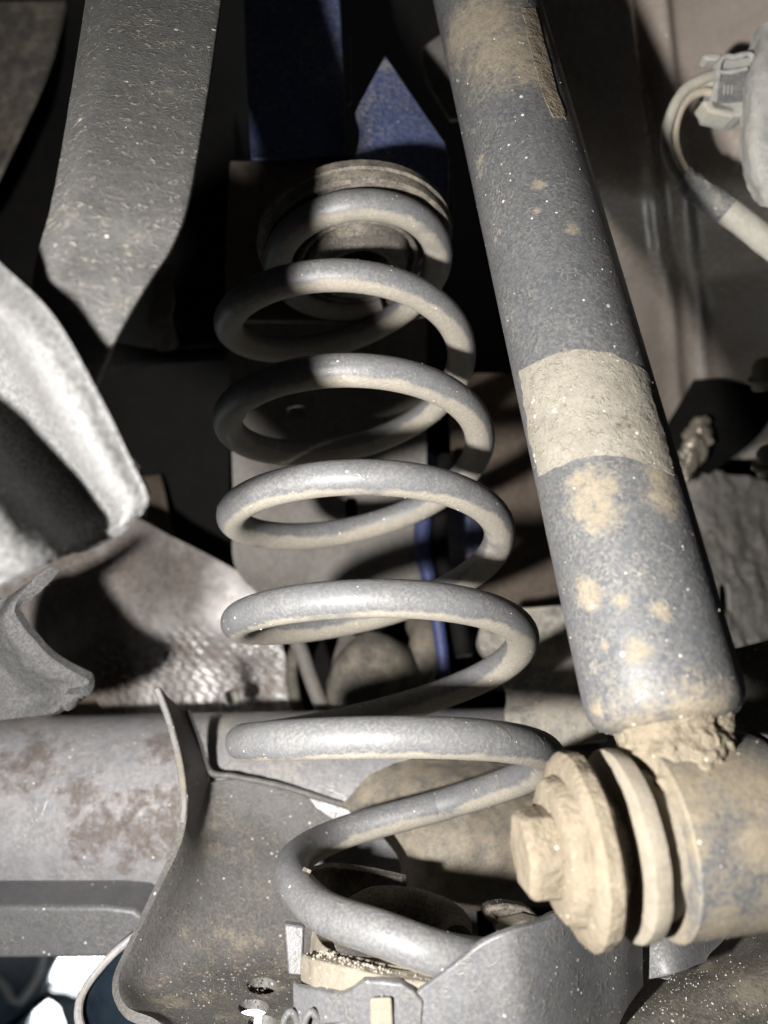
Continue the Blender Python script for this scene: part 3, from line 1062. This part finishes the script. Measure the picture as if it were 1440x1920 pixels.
gbk = slab(grid_of([
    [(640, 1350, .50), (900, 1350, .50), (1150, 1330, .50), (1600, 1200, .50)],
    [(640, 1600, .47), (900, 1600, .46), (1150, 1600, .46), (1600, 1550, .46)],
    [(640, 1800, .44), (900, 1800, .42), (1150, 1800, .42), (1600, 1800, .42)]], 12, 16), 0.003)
part('gap_sheet', gbk, M['black'], label='black sheet added behind the trailing arm to hide the bright ground', cat='backdrop sheet')  # invented sheet, closes the gaps where bright ground showed through

# ------------------------------------------------------------------ left bracket
brk = thing('channel_bracket', 'pitted grey steel channel bracket hanging at the upper left', 'bracket', W(190, 720, 0.16))
gk1 = slab(grid_of([
    [(172, -120, 0.3150), (213, -120, 0.3018), (289, -120, 0.3043), (415, -120, 0.3119), (434, -120, 0.3159)],
    [(160, 0, 0.2900), (201, 0, 0.2778), (275, 0, 0.2801), (399, 0, 0.2871), (417, 0, 0.2909)],
    [(135, 160, 0.2535), (176, 160, 0.2429), (252, 160, 0.2449), (376, 160, 0.2510), (395, 160, 0.2543)],
    [(112, 300, 0.2240), (153, 300, 0.2146), (229, 300, 0.2164), (353, 300, 0.2218), (372, 300, 0.2247)],
    [(92, 400, 0.2070), (133, 400, 0.1983), (208, 400, 0.2000), (332, 400, 0.2049), (351, 400, 0.2076)],
    [(72, 470, 0.1980), (112, 470, 0.1897), (184, 470, 0.1913), (304, 470, 0.1960), (322, 470, 0.1986)],
    [(60, 540, 0.1880), (94, 540, 0.1801), (157, 540, 0.1816), (260, 540, 0.1861), (276, 540, 0.1886)],
    [(64, 640, 0.1780), (88, 640, 0.1705), (133, 640, 0.1719), (208, 640, 0.1762), (219, 640, 0.1785)],
    [(80, 735, 0.1740), (95, 735, 0.1667), (124, 735, 0.1681), (172, 735, 0.1723), (179, 735, 0.1745)]], 90, 60), 0.0025, amp=0.00012, sc=110)
M['bracket'] = grime('pitted_bracket', (0.105, 0.104, 0.102), (0.08, 0.08, 0.08), (0.24, 0.22, 0.185), amt=0.2, sc=80, film=0.14, spk=0.06, spk_sc=330, rough=0.36, bump=0.4, bump_d=0.0006, worm=0.9, worm_sc=200, lump=0.8, lump_sc=150)
part('channel', gk1, M['bracket'], brk, bevel=0.0007, bseg=2)
scatter(gk1, 120, 0.00008, 0.00028, M['grit'], brk)

# ------------------------------------------------------------------ felt liner
felt_t = NT('grey_felt')
f1 = felt_t.noise(900, 4, 0.75)
f2_ = felt_t.noise(60, 4, 0.6)
fc = felt_t.mix(felt_t.step(f1, 0.36, 0.64), (0.07, 0.0695, 0.07), (0.15, 0.148, 0.145))
fc = felt_t.mix(felt_t.step(f2_, 0.4, 0.7, 0, 0.35), fc, (0.075, 0.074, 0.075))
felt_t.link(fc, felt_t.b.inputs['Base Color'])
felt_t.b.inputs['Roughness'].default_value = 0.95
felt_t.b.inputs['Specular IOR Level'].default_value = 0.1
bp = felt_t.n('ShaderNodeBump')
bp.inputs['Strength'].default_value = 0.8
bp.inputs['Distance'].default_value = 0.0007
felt_t.link(felt_t.math('MULTIPLY_ADD', felt_t.noise(2600, 2, 0.7), 0.4, f1), bp.inputs['Height'])
felt_t.link(bp.outputs['Normal'], felt_t.b.inputs['Normal'])
M['felt'] = felt_t.m

felt = thing('felt_liner', 'fuzzy grey felt liner flap curling in from the left edge', 'felt liner', W(60, 1340, 0.2))
gfl = slab(grid_of([  # outermost column added out of view to shade the inner plate
    [(-60, 430, .192), (-112, 482, .192), (-140, 515, .208), (-200, 580, .210), (-260, 650, .186), (-340, 740, .176), (-420, 840, .172)],
    [(0, 492, .180), (-50, 544, .180), (-80, 580, .203), (-140, 650, .205), (-200, 715, .178), (-280, 820, .168), (-370, 920, .164)],
    [(100, 592, .168), (45, 642, .168), (15, 680, .194), (-50, 750, .198), (-110, 815, .168), (-200, 910, .158), (-300, 1010, .154)],
    [(190, 750, .163), (134, 786, .163), (103, 820, .193), (48, 875, .196), (-8, 925, .166), (-100, 1010, .155), (-220, 1100, .151)],
    [(246, 865, .165), (194, 893, .165), (164, 914, .195), (114, 952, .196), (58, 995, .167), (-40, 1066, .155), (-180, 1150, .150)],
    [(276, 930, .168), (232, 949, .169), (205, 966, .193), (152, 1004, .191), (104, 1035, .168), (-15, 1098, .156), (-165, 1175, .150)],
    [(266, 964, .171), (222, 988, .172), (198, 1004, .190), (150, 1031, .188), (102, 1053, .169), (-20, 1114, .157), (-165, 1190, .151)]], 90, 120), 0.0022, amp=0.0003, sc=160)
part('upper_flap', gfl, M['felt'], felt, bevel=0.0006, bseg=3)
gfl2 = slab(grid_of([
    [(95, 1062, .332), (55, 1090, .334), (10, 1120, .350), (-60, 1150, .345)],
    [(30, 1130, .332), (5, 1150, .334), (-20, 1170, .350), (-70, 1190, .345)],
    [(42, 1172, .334), (15, 1195, .336), (-20, 1220, .352), (-70, 1240, .345)],
    [(100, 1236, .338), (72, 1262, .340), (30, 1285, .354), (-60, 1300, .345)],
    [(166, 1278, .342), (118, 1290, .344), (60, 1310, .356), (-60, 1325, .345)],
    [(128, 1292, .342), (105, 1334, .345), (40, 1345, .352), (-60, 1358, .345)]], 60, 40), 0.005, amp=0.0007, sc=180)
part('lower_flap', gfl2, M['felt'], felt, bevel=0.001, bseg=2)


def fuzz(g, n, parent, keep=None):
    """short stray fibres standing off the felt"""
    V = np.asarray(g.v)
    idx = rng.choice(len(V), n)
    gg = G()
    for i in idx:
        p = V[i]
        d = rng.normal(size=3)
        d /= np.linalg.norm(d)
        L = 0.0006 + 0.0016 * rng.random() ** 2
        s = np.cross(d, rng.normal(size=3))
        s = s / np.linalg.norm(s) * 0.00005
        q = p + d * L
        w = p + d * L * 0.5 + rng.normal(size=3) * 0.0002
        gg.add([p - s, p + s, w + s, w - s, q], [(0, 1, 2, 3), (3, 2, 4)])
    part('fibres', gg, M['felt'], parent, smooth=False, kind='stuff')


fuzz(gfl, 5000, felt)
fuzz(gfl2, 4000, felt)

# ------------------------------------------------------------------ left background: tunnel, heat shield
tun = thing('floor_tunnel', 'dark brown floor tunnel panel at the left behind the felt', 'body panel', W(200, 1330, 0.6))
gt1 = slab(grid_of([
    [(-150, 950, .60), (60, 920, .62), (220, 900, .64), (300, 890, .66)],
    [(-150, 1050, .57), (100, 1020, .59), (240, 1000, .61), (330, 1010, .63)],
    [(-150, 1200, .55), (100, 1150, .56), (260, 1110, .58), (380, 1140, .60)],
    [(-150, 1400, .52), (100, 1350, .53), (260, 1350, .54), (420, 1350, .56)]], 30, 30), 0.004, amp=0.004, sc=14)
part('tunnel_side', gt1, M['brown'], tun)
gt2 = slab(grid_of([
    [(-100, -80, .60), (20, -80, .60), (140, -80, .60)],
    [(-100, 150, .58), (0, 150, .58), (90, 120, .58)],
    [(-100, 420, .56), (-60, 420, .56), (-10, 330, .56)]], 10, 10), 0.004)
part('tunnel_flange', gt2, M['rubber'], tun)
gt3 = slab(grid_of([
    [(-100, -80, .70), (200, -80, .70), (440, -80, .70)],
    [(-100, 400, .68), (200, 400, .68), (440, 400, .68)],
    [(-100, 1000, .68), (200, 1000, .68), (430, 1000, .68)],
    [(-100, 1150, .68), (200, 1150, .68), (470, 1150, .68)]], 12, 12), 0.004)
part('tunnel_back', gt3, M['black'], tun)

# woven heat shield: wavy embossed foil
A = grid_of([
    [(-60, 1000, .50), (200, 960, .52), (330, 1010, .55), (500, 1100, .56)],
    [(40, 1190, .50), (240, 1160, .52), (370, 1165, .545), (525, 1190, .55)],
    [(160, 1290, .50), (270, 1255, .515), (390, 1250, .53), (540, 1265, .54)],
    [(220, 1370, .50), (300, 1345, .51), (400, 1345, .52), (552, 1345, .53)]], 90, 150)
Nn = grid_normals(A)
uu, vv = np.meshgrid(np.arange(90), np.arange(150), indexing='ij')
jit = 0.4 * np.sin(uu * 0.31 + vv * 0.05) + 0.3 * np.sin(vv * 0.23 + uu * 0.11)
z = np.sin(uu / 6.5 * 2 * np.pi + jit) * np.sin(vv / 9.0 * 2 * np.pi + jit * 1.3 + np.pi * np.floor(uu / 6.5)) * 1.3 + 0.35 * np.sin(uu / 6.5 * 2 * np.pi + jit)
z = z * np.clip((uu - 30) / 18.0, 0.06, 1)
A = A + Nn * (z * 0.0017 * (0.6 + 0.4 * np.sin(vv * 0.13 + uu * 0.07)))[:, :, None]
hsp = [(W(150, 1100, .51), .055), (W(240, 1060, .52), .045), (W(330, 1075, .54), .035), (W(160, 1200, .50), .04), (W(190, 1290, .50), .028)]
M['shield'] = grime('embossed_foil', (0.55, 0.53, 0.52), (0.42, 0.40, 0.39), (0.17, 0.12, 0.085), amt=0.25, sc=14, fine=1200, film=0.1, rough=0.48, metal=0.6, bump=0.2, lump=1.5, lump_sc=50, spots=hsp, spotcol=(0.065, 0.042, 0.028), wob=0.5, spot_sc=18)
part('heat_shield', slab(A, 0.0006), M['shield'], label='silvery embossed foil heat shield left of the spring above the axle tube', cat='heat shield')
ball = lathe(W(434, 1322, .47), UPV, [(0, .0005), (.0005, .003), (.003, .0052), (.006, .005), (.0085, .003), (.0092, .0003)], 20)
part('drain_plug', ball, M['white'], label='small white plug on top of the axle tube', cat='plug')

pipe = path([(300, 500, .46), (305, 560, .46), (300, 600, .46), (315, 650, .47)], 24)
part('brake_pipe', tube(pipe, 0.007, 14), M['rubber'], label='short blurred metal pipe beside the channel bracket', cat='pipe')
gx2 = slab(grid_of([[(210, 640, .50), (300, 655, .50), (420, 650, .50)], [(205, 690, .49), (300, 672, .49), (420, 664, .49)]], 8, 12), 0.004)
part('panel_ledge', gx2, M['black'], label='thin dark ledge behind the channel bracket', cat='body panel')

# ------------------------------------------------------------------ behind the lower coils: hoses, boot, blue hose
part('handbrake_cable', tube(path([(545, 1180, .50), (565, 1220, .50), (580, 1265, .495), (605, 1330, .49)], 24), 0.0048, 14), M['plate'],
     label='pale grey cable slanting down behind the fourth coil', cat='cable')
part('vent_hose', tube(path([(575, 1180, .54), (550, 1230, .54), (548, 1280, .535), (560, 1340, .53)], 24), 0.0042, 14), M['rubber'],
     label='thin curved hose beside the pale cable behind the spring', cat='hose')
boot = thing('rubber_boot', 'rounded dusty rubber boot behind the spring above the axle', 'rubber boot', W(720, 1330, 0.5))
bo = np.array(tuple(W(715, 1360, .50)))
bax = np.array(tuple(W(690, 1185, .49))) - bo
Lb = np.linalg.norm(bax)
part('dome', lathe(bo, bax, [(0, .034), (Lb * .3, .033), (Lb * .55, .030), (Lb * .75, .024), (Lb * .9, .015), (Lb * .97, .007), (Lb, .0005)], 40, noise_amp=.002, noise_sc=40), M['rubber'], boot)
part('lip', lathe(bo, bax, [(Lb * .15, .034), (Lb * .18, .037), (Lb * .28, .037), (Lb * .31, .033)], 40), M['rubber'], boot)
part('spout', tube(path([(770, 1330, .49), (785, 1260, .50), (800, 1200, .51), (790, 1170, .53)], 20), [.011] * 20, 20), M['arm'], boot)
gside = slab(grid_of([[(640, 1180, .56), (660, 1190, .55), (680, 1195, .54)], [(620, 1260, .55), (640, 1270, .54), (655, 1280, .53)], [(625, 1340, .54), (640, 1345, .53), (660, 1345, .52)]], 12, 10), 0.003)
part('side_lobe', gside, M['plate'], boot)
part('blue_hose', tube(path([(800, 860, .55), (794, 960, .50), (792, 1030, .49), (803, 1080, .49), (818, 1150, .485), (830, 1230, .48), (838, 1330, .475)], 50), np.linspace(.0062, .0034, 50), 16), M['bluecable'],
     label='blue hose running down behind the right of the spring', cat='hose')
part('black_hose', tube(path([(835, 860, .53), (826, 960, .50), (826, 1030, .495), (838, 1085, .495), (856, 1150, .49), (870, 1230, .48)], 40), .0055, 16), M['black'],
     label='black hose beside the blue hose behind the spring', cat='hose')
part('blue_sill', slab(grid_of([[(840, 900, .56), (905, 900, .56)], [(842, 1000, .55), (905, 1000, .55)], [(850, 1090, .54), (905, 1090, .54)]], 8, 8), .003), M['blue'],
     label='blue painted panel strip behind the black hose', cat='body panel')
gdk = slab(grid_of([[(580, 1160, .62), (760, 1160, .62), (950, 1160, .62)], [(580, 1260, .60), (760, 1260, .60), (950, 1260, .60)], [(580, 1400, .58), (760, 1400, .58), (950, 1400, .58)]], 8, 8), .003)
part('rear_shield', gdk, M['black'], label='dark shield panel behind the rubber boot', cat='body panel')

# ------------------------------------------------------------------ wheel arch liner at the right
A = grid_of([
    [(930, -120, .44), (1090, -120, .45), (1200, -120, .455), (1330, -120, .455), (1520, -120, .44)],
    [(960, 120, .44), (1110, 120, .455), (1220, 120, .46), (1340, 120, .46), (1520, 120, .45)],
    [(990, 320, .455), (1140, 320, .465), (1250, 320, .475), (1360, 320, .475), (1520, 320, .46)],
    [(1020, 450, .51), (1160, 450, .52), (1260, 450, .53), (1370, 450, .53), (1520, 450, .52)],
    [(1050, 580, .58), (1180, 580, .60), (1280, 580, .62), (1380, 580, .62), (1520, 580, .61)],
    [(1100, 860, .69), (1200, 860, .73), (1300, 860, .75), (1400, 860, .75), (1520, 860, .73)]], 70, 140)
Nn = grid_normals(A)
vv = np.linspace(0, 1, 140)[None, :]
uu = np.linspace(0, 1, 70)[:, None]
rip = 0.007 * np.exp(-((vv - 0.40 - 0.05 * uu) / 0.035) ** 2) - 0.007 * np.exp(-((vv - 0.475 - 0.05 * uu) / 0.035) ** 2) + 0.007 * np.exp(-((vv - 0.55 - 0.04 * uu) / 0.035) ** 2)
A = A + Nn * (rip * (1.0 - 0.55 * uu))[:, :, None]
part('wheel_arch_liner', slab(A, 0.003, amp=0.0025, sc=9), M['liner'], label='brown plastic wheel arch liner with vertical folds at the upper right', cat='wheel arch liner')

# ------------------------------------------------------------------ sensor module, plug and wires at the upper right
mod = part('sensor_module', slab(grid_of([
    [(1412, 60, .395), (1450, 40, .385), (1560, 30, .385)],
    [(1392, 150, .39), (1430, 140, .375), (1560, 130, .375)],
    [(1386, 230, .39), (1425, 230, .374), (1560, 230, .374)],
    [(1392, 320, .39), (1428, 325, .375), (1560, 330, .375)],
    [(1418, 378, .395), (1450, 392, .385), (1560, 410, .385)]], 40, 30), 0.03, amp=0.0012, sc=120), M['plastic'], bevel=0.003, bseg=3,
    label='grey dusty module cut off by the right edge of the picture', cat='module')
con = thing('wiring_plug', 'dusty translucent grey plug on the side of the module', 'connector', W(1380, 210, .39))
gcn = prism([(1340, 118, .388), (1360, 108, .388), (1410, 104, .388), (1414, 135, .388), (1404, 212, .388), (1386, 218, .388), (1334, 206, .388), (1330, 190, .388), (1344, 150, .388)], FWD * 0.016)
housing = part('housing', gcn, M['plastic'], con, bevel=0.0012, bseg=2)
gcn = prism([(1352, 137, .3865), (1402, 131, .3865), (1396, 188, .3865), (1346, 192, .3865)], FWD * 0.002)
fpan = part('face_panel', gcn, M['tape'], housing, bevel=0.0005)
for xx in (1358, 1365, 1372):
    gcn = prism([(xx, 158, .3858), (xx + 3, 158, .3858), (xx + 2, 176, .3858), (xx - 1, 176, .3858)], FWD * 0.001)
    part('rib', gcn, M['plastic'], housing, bevel=0.0002)
rim = path([(1345, 152, .386), (1352, 112, .386), (1378, 106, .386), (1408, 102, .386), (1412, 128, .386), (1404, 150, .386)], 30)
part('latch_rim', tube(rim, 0.0014, 10, noise_amp=.0004, noise_sc=300), M['plastic'], housing)
part('latch_bar', tube(path([(1348, 134, .3855), (1375, 134, .3855), (1400, 128, .3855)], 14), .0011, 8, noise_amp=.0003, noise_sc=300), M['plastic'], housing)
gcn = prism([(1318, 104, .390), (1332, 98, .390), (1356, 100, .390), (1352, 112, .390), (1328, 112, .390)], FWD * 0.008)
part('latch_ear', gcn, M['plastic'], con, bevel=0.001)
gcn = prism([(1316, 188, .388), (1322, 198, .388), (1332, 210, .388), (1380, 220, .388), (1380, 200, .388), (1336, 184, .388)], FWD * 0.012)
part('lower_lug', gcn, M['cable'], con, bevel=0.0014, bseg=3)
scatter(gcn, 30, .0001, .0004, M['grit'], con)
w1 = [(1350, 138, .392), (1318, 148, .39), (1285, 168, .39), (1262, 205, .39), (1249, 250, .39), (1252, 290, .39), (1268, 325, .39), (1290, 348, .39)]
part('wire', tube(path(w1, 60), .0028, 14, noise_amp=.0002, noise_sc=400), M['cable'], label='outer pale grey wire looping out of the plug', cat='wire', group='wires of the plug')
w2 = [(1340, 176, .392), (1318, 172, .392), (1292, 184, .392), (1274, 210, .392), (1265, 250, .392), (1270, 288, .392), (1284, 318, .392), (1302, 342, .392)]
part('wire', tube(path(w2, 60), .0022, 14, noise_amp=.0001, noise_sc=400), M['pinkwire'], label='inner pinkish wire looping out of the plug', cat='wire', group='wires of the plug')
w3 = [(1340, 150, .394), (1315, 158, .394), (1290, 174, .393), (1270, 200, .392)]
part('wire', tube(path(w3, 30), .003, 12, noise_amp=.0004, noise_sc=400), M['cable'], label='short frayed wire sleeve entering the top of the plug', cat='wire', group='wires of the plug')
cdt = thing('cable_conduit', 'grey dusty conduit with tape end running off the right edge', 'conduit', W(1440, 480, .39))
cp = path([(1278, 333, .389), (1330, 372, .389), (1390, 415, .388), (1460, 470, .386), (1540, 530, .384)], 60)
part('sleeve', tube(cp[18:], .0066, 20, noise_amp=.0003, noise_sc=200), M['cable'], cdt)
part('tape', tube(cp[:24], np.linspace(.0058, .0073, 24), 20, noise_amp=.0009, noise_sc=260), M['tape'], cdt)
gcd = tube(cp, .0068, 12)
scatter(gcd, 90, .0001, .0004, M['grit'], cdt)

# ------------------------------------------------------------------ right: rough casting, crumpled foil, dark strap
cas = thing('cast_bracket', 'rough grey casting with a notch right of the shock absorber', 'bracket', W(1380, 1220, .42))
gca = slab(grid_of([
    [(1180, 860, 0.705), (1260, 870, 0.698), (1330, 880, 0.705), (1420, 900, 0.735), (1500, 920, 0.765)],
    [(1200, 970, 0.682), (1280, 980, 0.675), (1350, 990, 0.682), (1430, 1000, 0.720), (1500, 1010, 0.750)],
    [(1240, 1080, 0.660), (1310, 1090, 0.652), (1380, 1095, 0.667), (1450, 1100, 0.698), (1520, 1100, 0.720)],
    [(1280, 1190, 0.645), (1340, 1200, 0.637), (1400, 1195, 0.652), (1460, 1180, 0.675), (1520, 1165, 0.698)],
    [(1300, 1225, 0.652), (1360, 1222, 0.645), (1410, 1208, 0.660), (1460, 1192, 0.682), (1520, 1175, 0.705)]], 60, 60), 0.006, amp=0.004, sc=50)
co = part('casting', gca, M['cast'], cas, bevel=0.001)
cut(co, [prism([(1404, 1110, .60), (1430, 1108, .60), (1432, 1166, .60), (1392, 1166, .60), (1390, 1148, .60), (1402, 1140, .60)], FWD * 0.16)])
scatter(gca, 200, .0002, .0008, M['grit'], cas)
gdark = slab(grid_of([[(1200, 870, 0.650), (1260, 780, 0.657), (1300, 712, 0.663)], [(1280, 880, 0.637), (1330, 800, 0.643), (1370, 712, 0.650)], [(1330, 890, 0.650), (1420, 820, 0.657), (1470, 740, 0.663)]], 16, 16), .004)
part('strap', gdark, M['black'], label='dark metal strap rising right of the beige band', cat='strap')
gcr = slab(grid_of([
    [(1300, 800, 0.634), (1318, 780, 0.621), (1325, 800, 0.634)],
    [(1285, 820, 0.628), (1310, 810, 0.608), (1330, 825, 0.628)],
    [(1268, 850, 0.628), (1295, 845, 0.608), (1320, 855, 0.628)],
    [(1272, 880, 0.628), (1290, 880, 0.614), (1305, 885, 0.628)],
    [(1278, 905, 0.634), (1290, 905, 0.628), (1296, 900, 0.634)]], 50, 30), .001, amp=.008, sc=70)
part('crumpled_foil', gcr, M['foil'], label='crumpled metal foil scrap at the right edge of the shock absorber', cat='foil')
for nm, px, py, rr, lab in (('upper', 1440, 700, .0085, 'upper pale round cap nut at the right edge'), ('lower', 1446, 862, .0080, 'lower pale cap nut at the right edge')):
    o_ = W(px, py + 25, .46)
    part('cap_nut', lathe(o_, UPV * 0.8 - RGT * 0.3 - FWD * 0.3, [(0, rr), (.004, rr), (.005, rr * 1.25), (.007, rr * 1.25), (.008, rr * .9), (.014, rr * .8), (.017, rr * .5), (.018, .0004)], 24, noise_amp=.0005, noise_sc=120), M['pad'], label=lab, cat='nut')
# dark block behind the foot of the shock
gdb = slab(grid_of([[(1290, 1230, .36), (1380, 1215, .36), (1520, 1180, .37)], [(1300, 1330, .35), (1390, 1320, .35), (1520, 1300, .36)], [(1330, 1450, .33), (1400, 1440, .33), (1520, 1420, .34)]], 14, 14), .01, amp=.001, sc=60)
part('hub_carrier', gdb, M['lowarm'], label='dark dirty hub carrier behind the foot of the shock', cat='hub carrier')

# ------------------------------------------------------------------ far wheel beyond the axle at the bottom left
far = thing('body_panel', 'dark glossy curved panel with openings seen below the axle', 'body panel', W(80, 1950, 1.3))
D = 1.3
ring = path([(-60, 1790, D), (0, 1835, D), (25, 1872, D), (45, 1868, D), (75, 1820, D), (85, 1760, D)], 40)
part('rim_bead', tube(ring, .007, 14), M['steel'], far)
part('panel', prism([(-200, 1700, D), (108, 1700, D), (108, 1800, D), (92, 1828, D), (84, 1858, D), (98, 1864, D), (122, 1866, D), (140, 1874, D), (170, 1870, D), (170, 2100, D), (130, 2100, D), (122, 1930, D), (108, 1890, D), (82, 1872, D), (66, 1890, D), (50, 1920, D), (30, 2100, D), (-200, 2100, D)], FWD * .03), M['gloss'], far, bevel=.006, bseg=3)
